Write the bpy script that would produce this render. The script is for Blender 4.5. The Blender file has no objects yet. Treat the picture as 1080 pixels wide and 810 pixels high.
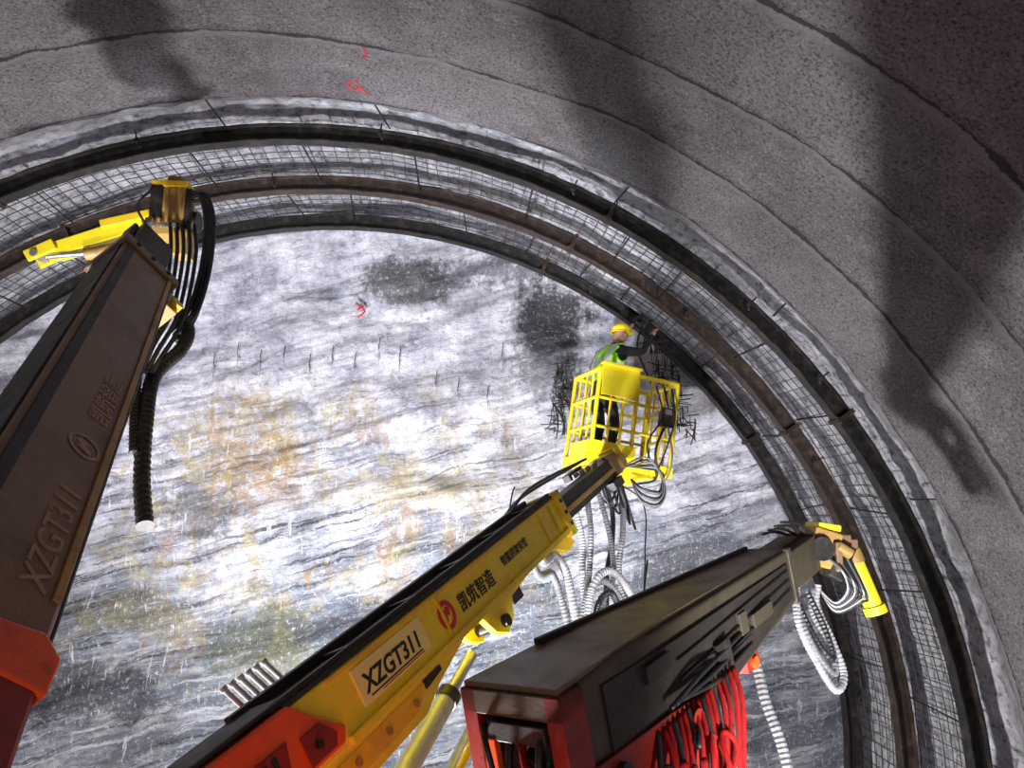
import bpy, math, random
import numpy as np
from mathutils import Vector, Matrix, noise
random.seed(7)
V=Vector
H=2.0      # tunnel centre height above floor
R=6.5
SC=bpy.context.scene
COL=SC.collection
# ---------------------------------------------------------------- materials
class NT:
    def __init__(s,name):
        s.mat=bpy.data.materials.new(name); s.mat.use_nodes=True
        s.t=s.mat.node_tree; s.t.nodes.clear()
        s.out=s.t.nodes.new('ShaderNodeOutputMaterial')
        s.b=s.t.nodes.new('ShaderNodeBsdfPrincipled')
        s.t.links.new(s.b.outputs[0],s.out.inputs[0])
        s.co=s.t.nodes.new('ShaderNodeTexCoord').outputs['Object']
    def set(s,n,k,v):
        i=n.inputs[k]
        if isinstance(v,bpy.types.NodeSocket): s.t.links.new(v,i)
        else: i.default_value=v
    def n(s,typ,ins={},**props):
        n=s.t.nodes.new('ShaderNode'+typ)
        for k,v in props.items(): setattr(n,k,v)
        for k,v in ins.items(): s.set(n,k,v)
        return n
    def mapping(s,scale=(1,1,1),rot=(0,0,0),loc=(0,0,0),co=None):
        return s.n('Mapping',{'Vector':co or s.co,'Scale':scale,'Rotation':rot,'Location':loc}).outputs[0]
    def noise(s,co,scale,detail=6,rough=.6,dist=0.):
        return s.n('TexNoise',{'Vector':co,'Scale':scale,'Detail':detail,'Roughness':rough,'Distortion':dist}).outputs[0]
    def ramp(s,fac,stops):
        n=s.n('ValToRGB',{'Fac':fac}); e=n.color_ramp.elements
        while len(e)<len(stops): e.new(0.5)
        for el,(p,c) in zip(e,stops):
            el.position=p
            el.color=(c,c,c,1) if isinstance(c,(int,float)) else (*c,1)
        return n.outputs[0]
    def mix(s,f,a,b,blend='MIX'):
        n=s.n('Mix',data_type='RGBA',blend_type=blend)
        for k,v in ((0,f),(6,a),(7,b)):
            if isinstance(v,tuple) and len(v)==3: v=(*v,1)
            s.set(n,k,v)
        return n.outputs[2]
    def math(s,op,a,b=0.,c=None):
        n=s.n('Math',operation=op); s.set(n,0,a); s.set(n,1,b)
        if c is not None: s.set(n,2,c)
        return n.outputs[0]
    def maprange(s,v,a,b,c=0.,d=1.):
        return s.n('MapRange',{0:v,1:a,2:b,3:c,4:d}).outputs[0]
    def bump(s,h,strength,dist,normal=None):
        n=s.n('Bump',{'Height':h,'Strength':strength,'Distance':dist})
        if normal: s.t.links.new(normal,n.inputs['Normal'])
        return n.outputs[0]
    def fin(s,color,rough=.6,metal=0.,normal=None,spec=None):
        if isinstance(color,tuple): color=(*color,1)
        s.set(s.b,'Base Color',color); s.set(s.b,'Roughness',rough); s.set(s.b,'Metallic',metal)
        if normal: s.t.links.new(normal,s.b.inputs['Normal'])
        if spec is not None: s.set(s.b,'Specular IOR Level',spec)
        return s.mat
def paint(name,c1,c2,rough=.45,metal=0.,scale=6,grime=.5,spec=None):
    m=NT(name)
    a=m.noise(m.co,scale,8,.65)
    f=m.ramp(a,[(.48,0.),(.72,grime)])
    col=m.mix(f,c1,c2)
    sp=m.ramp(m.noise(m.mapping((1,1,1),loc=(7,3,1)),scale*6,4,.7),[(.62,0.),(.68,grime)])
    col=m.mix(sp,col,c2)
    r=m.maprange(a,.3,.7,rough-.08,rough+.15)
    return m.fin(col,r,metal,m.bump(m.noise(m.co,scale*14,4,.6),.15,.01),spec)
M={}
M['yellow']=paint('painted_yellow',(.92,.60,.015),(.42,.24,.04),.38,scale=5,grime=.5)
M['yellow_clean']=paint('painted_bright_yellow',(1.,.80,.02),(.60,.36,.04),.35,scale=5,grime=.35)
M['paleyellow']=paint('pale_yellow_plate',(1.,.90,.28),(.75,.60,.2),.4,scale=5,grime=.3)
M['gold']=paint('dusty_gold_paint',(.42,.25,.06),(.16,.10,.05),.45,scale=5,grime=.7)
M['tan']=paint('shaded_yellow_brown_paint',(.23,.14,.068),(.12,.08,.05),.40,scale=4,grime=.6)  # yellow boom paint darkened to brown, its shade put into the colour
M['olive']=paint('dusty_olive_brown_paint',(.17,.125,.065),(.08,.06,.04),.40,scale=4,grime=.7)
M['taupe']=paint('dark_taupe_paint',(.058,.046,.027),(.025,.020,.015),.45,scale=4,grime=.8)
M['darktop']=paint('dark_dusty_steel',(.020,.016,.012),(.045,.034,.025),.5,scale=5,grime=.6)
M['orange']=paint('orange_red_paint',(.90,.10,.012),(.45,.05,.02),.33,scale=5,grime=.4)
M['darkred']=paint('dark_red_paint',(.15,.013,.008),(.035,.014,.012),.45,scale=5,grime=.8)
M['deepred']=paint('deep_red_paint',(.27,.018,.009),(.07,.012,.010),.42,scale=4,grime=.8)
M['red']=paint('red_hose_sheath',(.24,.005,.004),(.03,.006,.006),.75,scale=12,grime=.9,spec=.12)
M['black']=paint('black_rubber',(.012,.012,.013),(.05,.045,.04),.4,scale=9,grime=.5)
M['blacksteel']=paint('black_greasy_steel',(.025,.022,.02),(.08,.06,.045),.38,.3,scale=8,grime=.6)
M['silver']=paint('galvanised_steel',(.45,.46,.48),(.22,.20,.18),.35,.8,scale=12,grime=.6)
M['palesteel']=paint('pale_galvanised_steel',(.62,.62,.62),(.4,.38,.36),.45,.1,scale=12,grime=.5)
M['white']=paint('dusty_white_sheath',(.31,.31,.325),(.09,.085,.08),.5,scale=10,grime=.9)
M['hosegrey']=paint('grey_ribbed_sheath',(.16,.165,.17),(.04,.04,.04),.45,scale=10,grime=.9)
M['grey']=paint('grey_painted_steel',(.42,.46,.53),(.18,.17,.16),.35,.3,scale=8,grime=.6)
M['rib']=paint('rusty_rolled_steel',(.036,.027,.022),(.13,.08,.055),.5,.35,scale=9,grime=.85)
M['ribdark']=paint('dark_rolled_steel',(.020,.018,.018),(.09,.07,.058),.48,.4,scale=9,grime=.85)
M['wire']=paint('reinforcing_wire_steel',(.06,.052,.05),(.03,.023,.02),.5,.4,scale=15,grime=.5)
M['letter']=paint('black_lettering_vinyl',(.012,.012,.012),(.03,.03,.03),.4,grime=.2)
M['letterred']=paint('red_lettering_vinyl',(.65,.02,.02),(.4,.03,.02),.4,grime=.2)
M['letterfaint']=paint('faded_lettering_vinyl',(.40,.25,.17),(.27,.17,.10),.5,grime=.8)
M['skin']=paint('skin',(.50,.28,.19),(.42,.22,.15),.5,scale=20,grime=.3)
M['navy']=paint('dark_navy_workwear',(.014,.016,.022),(.035,.03,.03),.85,scale=12,grime=.4)
M['hivis']=paint('high_visibility_green_fabric',(.42,.95,.05),(.12,.35,.03),.7,scale=10,grime=.4)
M['reflect']=paint('silver_reflective_tape',(.6,.62,.65),(.4,.4,.4),.3,.3,grime=.2)
M['boot']=paint('black_boot_rubber',(.02,.02,.02),(.06,.05,.04),.5,grime=.3)
M['redmark']=paint('red_spray_marking',(.62,.03,.04),(.4,.05,.05),.8,grime=.3)
def rock_face_mat():
    m=NT('layered_rock_face')
    xyz=m.n('SeparateXYZ',{0:m.co}); z=xyz.outputs[2]; x=xyz.outputs[0]
    warp=m.n('VectorMath',{0:m.co},operation='ADD')
    nz=m.n('TexNoise',{'Vector':m.co,'Scale':.5,'Detail':7.,'Roughness':.62})
    wv=m.n('VectorMath',{0:nz.outputs['Color'],1:(.55,.55,.55)},operation='MULTIPLY')
    m.t.links.new(wv.outputs[0],warp.inputs[1]); wc=warp.outputs[0]
    rc=m.mapping(rot=(0,math.radians(14),0),co=wc)
    s1=m.noise(m.mapping((.32,1,2.4),co=rc),1.6,15,.74,.1)
    s2=m.noise(m.mapping((.34,1,7.5),co=rc),2.0,12,.72)
    big=m.noise(m.co,.55,8,.6,.4)
    fine=m.noise(m.co,7,14,.80)
    mid=m.noise(m.mapping(loc=(5,5,5)),1.6,15,.80)
    pale=m.ramp(mid,[(.36,(.22,.225,.28)),(.45,(.46,.46,.53)),(.52,(.66,.65,.72)),(.60,(.86,.85,.91))])
    dark=m.ramp(s1,[(.36,(.040,.050,.070)),(.45,(.12,.14,.18)),(.54,(.27,.295,.34)),(.64,(.60,.61,.66))])
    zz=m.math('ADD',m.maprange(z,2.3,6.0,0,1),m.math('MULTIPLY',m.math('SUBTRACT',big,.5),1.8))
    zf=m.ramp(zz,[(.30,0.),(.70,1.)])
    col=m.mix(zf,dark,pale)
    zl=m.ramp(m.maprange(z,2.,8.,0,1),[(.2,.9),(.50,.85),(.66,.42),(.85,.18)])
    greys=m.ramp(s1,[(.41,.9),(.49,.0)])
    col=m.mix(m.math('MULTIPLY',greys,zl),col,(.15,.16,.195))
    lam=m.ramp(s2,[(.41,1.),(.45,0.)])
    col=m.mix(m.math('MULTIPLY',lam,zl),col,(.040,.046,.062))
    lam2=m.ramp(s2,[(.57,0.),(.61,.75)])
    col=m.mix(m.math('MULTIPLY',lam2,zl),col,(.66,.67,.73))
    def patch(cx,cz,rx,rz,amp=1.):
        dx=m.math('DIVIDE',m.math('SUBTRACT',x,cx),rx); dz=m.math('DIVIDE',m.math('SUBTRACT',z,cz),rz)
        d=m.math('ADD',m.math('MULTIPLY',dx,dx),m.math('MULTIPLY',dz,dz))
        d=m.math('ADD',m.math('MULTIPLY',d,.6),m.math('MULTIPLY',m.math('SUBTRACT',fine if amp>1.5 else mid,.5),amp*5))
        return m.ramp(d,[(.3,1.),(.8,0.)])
    oc=m.ramp(m.noise(m.mapping((1.3,1,.8),loc=(3.1,0,1.7)),1.6,14,.78,.4),[(.50,0.),(.57,1.)])
    win=m.math('MULTIPLY',m.ramp(m.maprange(z,2.,8.,0,1),[(.05,.2),(.25,1.),(.66,1.),(.80,0.)]),m.ramp(m.maprange(x,-5.,4.5,0,1),[(.08,.4),(.30,1.),(.65,.9),(.85,.1)]))
    ochc=m.ramp(fine,[(.35,(.14,.13,.05)),(.5,(.40,.32,.13)),(.62,(.62,.53,.28))])
    col=m.mix(m.math('MULTIPLY',m.math('MULTIPLY',oc,win),.66),col,ochc)
    rs=m.ramp(m.noise(m.mapping((3.,1,.9),loc=(1,5,2)),1.5,9,.72),[(.57,0.),(.62,1.)])
    col=m.mix(m.math('MULTIPLY',m.math('MULTIPLY',rs,win),.5),col,(.36,.19,.07))
    for (a,b,c,d,k,cc,am) in [(-1.4,5.55,.7,.6,.45,(.44,.31,.11),2),(-1.0,5.15,.5,.5,.4,(.34,.19,.07),2),(1.1,5.0,1.0,.25,.45,(.50,.40,.16),2),(-1.9,4.6,.5,.3,.7,(.12,.12,.11),1),(-1.0,3.0,.7,.4,.6,(.12,.13,.06),1),(-2.5,3.4,.6,.3,.6,(.14,.14,.08),1),(-2.9,2.5,.9,.4,.75,(.04,.045,.055),1),
            (.75,7.85,.60,.36,.85,(.10,.09,.088),1),(2.85,7.45,.60,.65,.96,(.045,.038,.045),.6),(2.1,8.0,1.,.22,.75,(.09,.08,.10),1),(2.6,6.7,.35,.5,.6,(.12,.11,.12),1),(4.9,3.9,.8,.4,.6,(.10,.10,.11),1),(.3,3.2,1.0,.15,.7,(.07,.075,.09),1),(-3.8,6.3,.8,.5,.6,(.14,.14,.17),1)]:  # darkest upper patch also paints the worker's cast shadow into the rock
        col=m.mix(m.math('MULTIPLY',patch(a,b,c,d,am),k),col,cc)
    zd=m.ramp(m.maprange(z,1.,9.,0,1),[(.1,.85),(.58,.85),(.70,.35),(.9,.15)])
    for (sc_,lo,lc,k) in ((8,.59,(0,0,0),.85),(14,.605,(6,2,3),.75)):
        dr=m.ramp(m.noise(m.mapping((sc_,1,1.3),loc=lc),1.6,10,.76,.25),[(lo,0.),(lo+.03,1.)])
        drm=m.ramp(m.noise(m.mapping((1,1,1),loc=(4+lc[0],4,4)),1.3,6,.65),[(.44,0.),(.54,1.)])
        col=m.mix(m.math('MULTIPLY',m.math('MULTIPLY',m.math('MULTIPLY',dr,drm),zd),k),col,(.86,.87,.91))
    sp=m.ramp(m.noise(m.co,18,8,.88),[(.55,0.),(.61,.7)])
    col=m.mix(sp,col,(.82,.82,.88))
    sp2=m.ramp(m.noise(m.mapping((1,1,1.6),loc=(2,8,1)),9,13,.88),[(.545,0.),(.59,.75)])
    col=m.mix(sp2,col,(.085,.09,.11))
    h=m.math('ADD',m.math('MULTIPLY',s1,.6),m.math('ADD',m.math('MULTIPLY',s2,.6),m.math('MULTIPLY',fine,.7)))
    nrm=m.bump(h,.8,.09)
    nrm=m.bump(m.noise(m.co,26,6,.8),.5,.02,nrm)
    return m.fin(col,.75,0,nrm,.25)
def shotcrete(name,c1,c2,c3,grain=34,seams=False,bs=1.,dk=(.03,.027,.025),lt=(.56,.53,.50),rim=False):
    m=NT(name)
    a=m.noise(m.co,.6,8,.6,.3); b=m.noise(m.mapping(loc=(3,1,6)),3.5,10,.7)
    col=m.mix(m.ramp(a,[(.35,0.),(.65,1.)]),c1,c2)
    col=m.mix(m.ramp(b,[(.50,0.),(.66,.6)]),col,c3)
    g=m.noise(m.co,grain,5,.75)
    col=m.mix(m.ramp(g,[(.38,.85),(.48,0.)]),col,dk)
    col=m.mix(m.ramp(g,[(.56,0.),(.68,.6)]),col,lt)
    nrm=m.bump(b,.6*bs,.06); nrm=m.bump(g,1.*bs,.03,nrm)
    y=m.n('SeparateXYZ',{0:m.co}).outputs[1]
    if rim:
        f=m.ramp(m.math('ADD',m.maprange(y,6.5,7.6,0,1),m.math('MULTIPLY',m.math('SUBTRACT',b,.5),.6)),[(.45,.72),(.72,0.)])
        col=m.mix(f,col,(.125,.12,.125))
    if seams:
        wob=m.math('ADD',m.math('MULTIPLY',m.math('SUBTRACT',m.noise(m.mapping(loc=(1,2,3)),.5,2,.5),.5),.30),m.math('MULTIPLY',m.math('SUBTRACT',m.noise(m.co,4,8,.78),.5),.12))
        yy=m.math('DIVIDE',m.math('ADD',m.math('SUBTRACT',y,5.56-9.2),wob),.92)
        sg=m.math('SUBTRACT',m.math('FRACT',m.math('ADD',yy,.5)),.5)
        fr=m.math('ABSOLUTE',sg)
        thick=m.maprange(m.noise(m.mapping(loc=(8,1,4)),1.3,9,.8),.42,.68,.002,.045)
        line=m.math('LESS_THAN',fr,thick)
        soft=m.ramp(m.math('ABSOLUTE',m.math('SUBTRACT',sg,.045)),[(.0,1.),(.08,0.)])
        col=m.mix(m.math('MULTIPLY',soft,.55),col,(.46,.44,.45))
        col=m.mix(m.math('MULTIPLY',line,.85),col,(.04,.035,.037))
        nrm=m.bump(m.math('SUBTRACT',m.ramp(m.math('ABSOLUTE',m.math('SUBTRACT',sg,.03)),[(.0,1.),(.08,0.)]),m.math('MULTIPLY',line,1.)),.9,.06,nrm)
    return m.fin(col,.8,0,nrm,.3)
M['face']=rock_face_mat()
M['shot']=shotcrete('sprayed_concrete',(.150,.139,.150),(.250,.236,.247),(.34,.323,.332),grain=44,seams=True,dk=(.024,.021,.024),lt=(.58,.555,.565))
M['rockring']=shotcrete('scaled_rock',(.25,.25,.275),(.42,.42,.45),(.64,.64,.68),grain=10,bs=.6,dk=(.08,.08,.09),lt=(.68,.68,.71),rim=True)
M['ground']=shotcrete('muddy_ground',(.10,.085,.07),(.14,.12,.10),(.18,.16,.14),grain=12)
# ---------------------------------------------------------------- mesh builder
def catmull(pts,step=.03):
    P=[V(p) for p in pts]
    if len(P)<3:
        n=max(2,int((P[1]-P[0]).length/step)); return [P[0].lerp(P[1],i/n) for i in range(n+1)]
    P=[2*P[0]-P[1]]+P+[2*P[-1]-P[-2]]; out=[]
    for i in range(1,len(P)-2):
        a,b,c,d=P[i-1:i+3]; n=max(2,int((c-b).length/step))
        for k in range(n):
            t=k/n
            out.append(.5*((2*b)+(c-a)*t+(2*a-5*b+4*c-d)*t*t+(3*b-a-3*c+d)*t**3))
    out.append(P[-2]); return out
class MB:
    def __init__(s): s.v=[];s.f=[];s.m=[];s.s=[];s.mats=[]
    def mi(s,k):
        if k not in s.mats: s.mats.append(k)
        return s.mats.index(k)
    def add(s,vs,fs,mat,smooth=False):
        o=len(s.v); s.v+= [tuple(v) for v in vs]; i=s.mi(mat)
        for f in fs: s.f.append(tuple(o+k for k in f)); s.m.append(i); s.s.append(smooth)
        return s
    def box(s,c,size,mat,Rm=None,taper=1.):
        x,y,z=[a/2 for a in size]; vs=[]
        for k in (-1,1):
            for (i,j) in ((-1,-1),(1,-1),(1,1),(-1,1)):
                t=taper if k>0 else 1
                vs.append(V((i*x*t,j*y*t,k*z)))
        if Rm is not None: vs=[Rm@v for v in vs]
        c=V(c); vs=[v+c for v in vs]
        return s.add(vs,[(3,2,1,0),(4,5,6,7),(0,1,5,4),(1,2,6,5),(2,3,7,6),(3,0,4,7)],mat)
    def beam(s,p0,p1,w,h,mat,up=(0,0,1)):
        p0=V(p0);p1=V(p1);u=(p1-p0);L=u.length;u.normalize()
        r=u.cross(V(up)); 
        if r.length<1e-3: r=u.cross(V((1,0,0)))
        r.normalize(); n=r.cross(u)
        Rm=Matrix((r,u,n)).transposed()
        return s.box((p0+p1)/2,(w,L,h),mat,Rm)
    def prism(s,poly,x0,x1,mat):
        n=len(poly); vs=[(x0,a,b) for a,b in poly]+[(x1,a,b) for a,b in poly]
        fs=[tuple(range(n)),tuple(range(2*n-1,n-1,-1))]+[(i,n+i,n+(i+1)%n,(i+1)%n) for i in range(n)]
        return s.add(vs,fs,mat)
    def loft(s,secs,mat):
        vs=[];fs=[]
        for (y,x0,x1,z0,z1) in secs: vs+=[(x0,y,z0),(x1,y,z0),(x1,y,z1),(x0,y,z1)]
        for i in range(len(secs)-1):
            for k in range(4): fs.append((i*4+k,i*4+(k+1)%4,(i+1)*4+(k+1)%4,(i+1)*4+k))
        fs.append((3,2,1,0)); o=(len(secs)-1)*4; fs.append((o,o+1,o+2,o+3))
        return s.add(vs,fs,mat)
    def cyl(s,p0,p1,r,mat,n=16,r1=None,smooth=True):
        p0=V(p0);p1=V(p1);u=(p1-p0).normalized(); r1=r if r1 is None else r1
        a=u.orthogonal().normalized(); b=u.cross(a)
        c0=[p0+(a*math.cos(t)+b*math.sin(t))*r for t in [2*math.pi*i/n for i in range(n)]]
        c1=[p1+(a*math.cos(t)+b*math.sin(t))*r1 for t in [2*math.pi*i/n for i in range(n)]]
        s.add(c0+c1,[(i,(i+1)%n,n+(i+1)%n,n+i) for i in range(n)],mat,smooth)
        s.add(c0,[tuple(range(n-1,-1,-1))],mat); s.add(c1,[tuple(range(n))],mat); return s
    def tube(s,pts,r,mat,n=8,step=.03,corr=0,pitch=.03,raw=False):
        P=[V(p) for p in pts] if raw else catmull(pts,pitch/2 if corr else step)
        T=[(P[min(i+1,len(P)-1)]-P[max(i-1,0)]).normalized() for i in range(len(P))]
        a=T[0].orthogonal().normalized(); vs=[];fs=[]
        for i,p in enumerate(P):
            a=(a-T[i]*a.dot(T[i])).normalized(); b=T[i].cross(a)
            rr=r+(corr if (corr and i%2) else 0)
            for k in range(n):
                t=2*math.pi*k/n; vs.append(p+(a*math.cos(t)+b*math.sin(t))*rr)
        for i in range(len(P)-1):
            for k in range(n):
                k2=(k+1)%n; fs.append((i*n+k,i*n+k2,(i+1)*n+k2,(i+1)*n+k))
        fs.append(tuple(range(n-1,-1,-1))); o=(len(P)-1)*n; fs.append(tuple(o+k for k in range(n)))
        return s.add(vs,fs,mat,not corr)
    def obj(s,name,parent=None,world=False,bevel=0,label=None,xf=None):
        me=bpy.data.meshes.new(name)
        vs=s.v
        if xf is not None: vs=[xf@V(v) for v in vs]
        if world and parent is not None:
            inv=root_matrix(parent).inverted(); vs=[inv@V(v) for v in vs]
        me.from_pydata([tuple(v) for v in vs],[],s.f)
        for k in s.mats: me.materials.append(M[k])
        me.polygons.foreach_set('material_index',s.m); me.polygons.foreach_set('use_smooth',s.s)
        me.validate(); me.update()
        o=bpy.data.objects.new(name,me); COL.objects.link(o)
        if parent is not None: o.parent=parent
        if bevel:
            b=o.modifiers.new('Bevel','BEVEL'); b.width=bevel; b.segments=2; b.limit_method='ANGLE'; b.angle_limit=math.radians(40)
        if label: o['label']=label
        return o
ROOT={}
def root_matrix(o):
    while o is not None:
        if o.name in ROOT: return ROOT[o.name]
        o=o.parent
    return Matrix()
def empty(name,mat,label,cat,group=None):
    e=bpy.data.objects.new(name,None); COL.objects.link(e); e.matrix_world=mat; e.empty_display_size=.2
    ROOT[e.name]=mat.copy(); e['label']=label; e['category']=cat
    if group: e['group']=group
    return e
def top(o,label,cat,group=None,kind=None):
    o['label']=label; o['category']=cat
    if group:o['group']=group
    if kind:o['kind']=kind
    return o
def frame(p0,p1,roll=0):
    u=(V(p1)-V(p0)).normalized(); r=u.cross(V((0,0,1))).normalized(); n=r.cross(u)
    A=Matrix((r,u,n)).transposed().to_4x4()
    return Matrix.Translation(V(p0))@A@Matrix.Rotation(roll,4,'Y')
def text(body,size,Ml,mat,parent,name='lettering',ext=.0015,shear=0,bold=.008):
    c=bpy.data.curves.new('t','FONT'); c.body=body; c.size=size; c.extrude=ext; c.align_x='LEFT'; c.shear=shear; c.offset=size*bold
    o=bpy.data.objects.new('t',c); COL.objects.link(o)
    dg=bpy.context.evaluated_depsgraph_get(); dg.update()
    me=bpy.data.meshes.new_from_object(o.evaluated_get(dg)); bpy.data.objects.remove(o)
    me.transform(Ml); me.materials.clear(); me.materials.append(M[mat]); me.name=name
    ob=bpy.data.objects.new(name,me); COL.objects.link(ob); ob.parent=parent; return ob
def side_text_matrix(x,y,z):
    Rm=Matrix(((0,0,1),(1,0,0),(0,1,0))).to_4x4()
    return Matrix.Translation(V((x,y,z)))@Rm
# ---------------------------------------------------------------- structure
def fbm(x,y,z,s,o=4): return noise.fractal(V((x*s,y*s,z*s)),1.0,2.0,o)
def grid_obj(name,pts,nu,nv,mat,flip=False,smooth=True):
    me=bpy.data.meshes.new(name)
    idx=np.arange(nu*nv).reshape(nu,nv)
    q=np.stack([idx[:-1,:-1],idx[1:,:-1],idx[1:,1:],idx[:-1,1:]],-1).reshape(-1,4)
    if flip:q=q[:,::-1]
    me.from_pydata(pts,[],q.tolist()); me.materials.append(M[mat])
    me.polygons.foreach_set('use_smooth',[smooth]*len(me.polygons)); me.update()
    o=bpy.data.objects.new(name,me); COL.objects.link(o); return o
def vault_r(c,s_,y): return R+.012*fbm(c*6,s_*6,y,.5,3)+.006*fbm(c*6,s_*6,y,2.5,3)
def vault():
    th=np.radians(np.linspace(-17,197,620)); ys=list(np.linspace(-5.5,1.5,30))+list(np.linspace(1.6,6.44,100))
    nv=len(ys); out=[]
    extra=[(6.505,6.50,.0,.04),(6.54,6.56,.01,.07),(6.62,6.60,.03,.07),(6.78,6.64,.04,.06),(7.05,6.68,.04,.05)]
    for i,t in enumerate(th):
        c,s_=math.cos(t),math.sin(t)
        for y in ys:
            r=vault_r(c,s_,y); out.append((r*c,float(y),H+r*s_))
        for (r,y,a,jy) in extra:
            r2=r+a*fbm(c*6,s_*6,y,2.2,4); y2=y+jy*fbm(c*6,s_*6,3,3.0,4)
            out.append((r2*c,y2,H+r2*s_))
    return grid_obj('ceiling',out,len(th),nv+len(extra),'shot',True)
top(vault(),'rough grey sprayed concrete tunnel vault with round seams','tunnel lining',kind='structure')
def rock_surround():
    th=np.radians(np.linspace(-17,197,700)); ys=np.linspace(6.5,10.5,100); pts=[]
    for t in th:
        c,s_=math.cos(t),math.sin(t)
        for y in ys:
            r=6.87+.09*fbm(c*7,s_*7,y,1.1,5)+.02*fbm(c*7,s_*7,y,5.,3)
            r-= (.08+.12*fbm(c*7,s_*7,2,1.8,4))*math.exp(-((y-6.90)/.16)**2)
            r=max(r,6.70)
            pts.append((r*c,float(y),H+r*s_))
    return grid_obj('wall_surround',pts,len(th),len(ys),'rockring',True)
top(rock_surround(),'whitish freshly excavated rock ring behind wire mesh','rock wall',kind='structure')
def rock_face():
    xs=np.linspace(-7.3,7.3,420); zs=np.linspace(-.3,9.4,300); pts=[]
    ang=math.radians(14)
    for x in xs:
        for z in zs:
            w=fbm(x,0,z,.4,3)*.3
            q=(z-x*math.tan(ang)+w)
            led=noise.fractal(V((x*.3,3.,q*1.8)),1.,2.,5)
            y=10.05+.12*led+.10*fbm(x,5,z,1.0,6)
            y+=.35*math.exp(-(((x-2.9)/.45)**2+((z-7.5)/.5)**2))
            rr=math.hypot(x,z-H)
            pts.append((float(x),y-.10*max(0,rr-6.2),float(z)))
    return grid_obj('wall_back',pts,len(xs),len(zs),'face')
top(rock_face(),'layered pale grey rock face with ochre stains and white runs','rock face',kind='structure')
xs=np.linspace(-7,7,70); ys=np.linspace(-5.5,10.6,80)
fl=grid_obj('floor',[(float(x),float(y),.06*fbm(x,y,0,.8,4)) for x in xs for y in ys],70,80,'ground'); top(fl,'muddy uneven tunnel ground','ground',kind='structure')
# ---------------------------------------------------------------- ribs
def ibeam_arch(y,a0,a1,mat,n=320,rc=6.52,hh=.09,fw=.066,tf=.014,tw=.009):
    sec=[(-fw,-hh),(fw,-hh),(fw,-hh+tf),(tw,-hh+tf),(tw,hh-tf),(fw,hh-tf),(fw,hh),(-fw,hh),(-fw,hh-tf),(-tw,hh-tf),(-tw,-hh+tf),(-fw,-hh+tf)]
    vs=[];fs=[];k=len(sec)
    for i in range(n+1):
        t=math.radians(a0+(a1-a0)*i/n); c,s_=math.cos(t),math.sin(t)
        for (p,q) in sec:
            q2=q+.007*noise.noise(V((c*40,s_*40,y+q*9))); vs.append(((rc+q2)*c,y+p+.005*noise.noise(V((c*30,s_*30,p*20))),H+(rc+q2)*s_))
    for i in range(n):
        for j in range(k):
            j2=(j+1)%k; fs.append((i*k+j,(i+1)*k+j,(i+1)*k+j2,i*k+j2))
    fs.append(tuple(range(k))); fs.append(tuple(range(n*k+k-1,n*k-1,-1)))
    return MB().add(vs,fs,mat)
RIBY=[7.22,8.42,9.58]
for i,y in enumerate(RIBY):
    e=empty('steel_arch_rib' if i==0 else 'steel_arch_rib.%03d'%i,Matrix.Translation((0,y,H)),['dark curved steel arch rib beside the sprayed concrete lining','rusty curved steel arch rib standing between two other ribs','dark steel arch rib set against the rock face'][i],'steel arch','steel arch ribs of the tunnel')
    ibeam_arch(y,-17,197,['ribdark','rib','ribdark'][i]).obj('arch_beam',e,world=True)
    for a in (-8,34,62+i*2,118-i,146,188):
        t=math.radians(a); c,s_=math.cos(t),math.sin(t); mb=MB()
        Rm=Matrix.Rotation(-t,3,'Y')
        ctr=V((6.52*c,y,H+6.52*s_)); tan=V((-s_,0,c))
        for d in (-.012,.012): mb.box(ctr+tan*d,(.22,.19,.018),'rib',Rm)
        for dx in (-.08,.08):
            for dy in (-.07,.07):
                p=ctr+V((c,0,s_))*dx+V((0,dy,0)); mb.cyl(p-tan*.04,p+tan*.04,.012,'rib',6,smooth=False)
        mb.obj('splice_plate',e,world=True)
gaps=[(6.66,7.14),(7.30,8.34),(8.50,9.50)]
cnt=0
for gi,(ya,yb) in enumerate(gaps):
    a=3.+gi*2
    while a<178:
        t=math.radians(a+random.uniform(-1.5,1.5)); c,s_=math.cos(t),math.sin(t)
        r=6.60 if gi==0 else (6.54 if random.random()<.4 else 6.59)
        mb=MB()
        p0=V((r*c,ya,H+r*s_)); p1=V((r*c-s_*random.uniform(-.12,.12),yb,H+r*s_+c*random.uniform(-.12,.12)))
        mid=(p0+p1)/2
        mb.tube([p-mid for p in (p0,p1)],random.uniform(.008,.011),'ribdark',7,raw=True)
        o=mb.obj('tie_bar' if cnt==0 else 'tie_bar.%03d'%cnt); o.location=mid
        top(o,'thin dark steel tie bar welded between two arch ribs','tie bar','tie bars between the arch ribs'); cnt+=1
        a+=random.uniform(14,30) if gi==0 else random.uniform(5,13)
def mesh_bay(ya,yb,name,seed,rm=6.67):
    mb=MB(); 
    def P(a,y):
        t=math.radians(a); c,s_=math.cos(t),math.sin(t)
        r=rm+.025*fbm(c*6,s_*6,y+seed,1.2,3)
        return V((r*c,y,H+r*s_))
    n=int((yb-ya)/.125)
    for k in range(n+1):
        y=ya+(yb-ya)*k/n
        mb.tube([P(a,y+.015*math.sin(a*.23+k)) for a in np.arange(-12,192,1.2)],.0055,'wire',4,raw=True)
    a=-12.
    while a<192:
        mb.tube([P(a+.10*math.sin(y*3+a),y) for y in np.linspace(ya-.02,yb+.02,7)],.0055,'wire',4,raw=True); a+=1.1
    return mb.obj(name)
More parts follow.
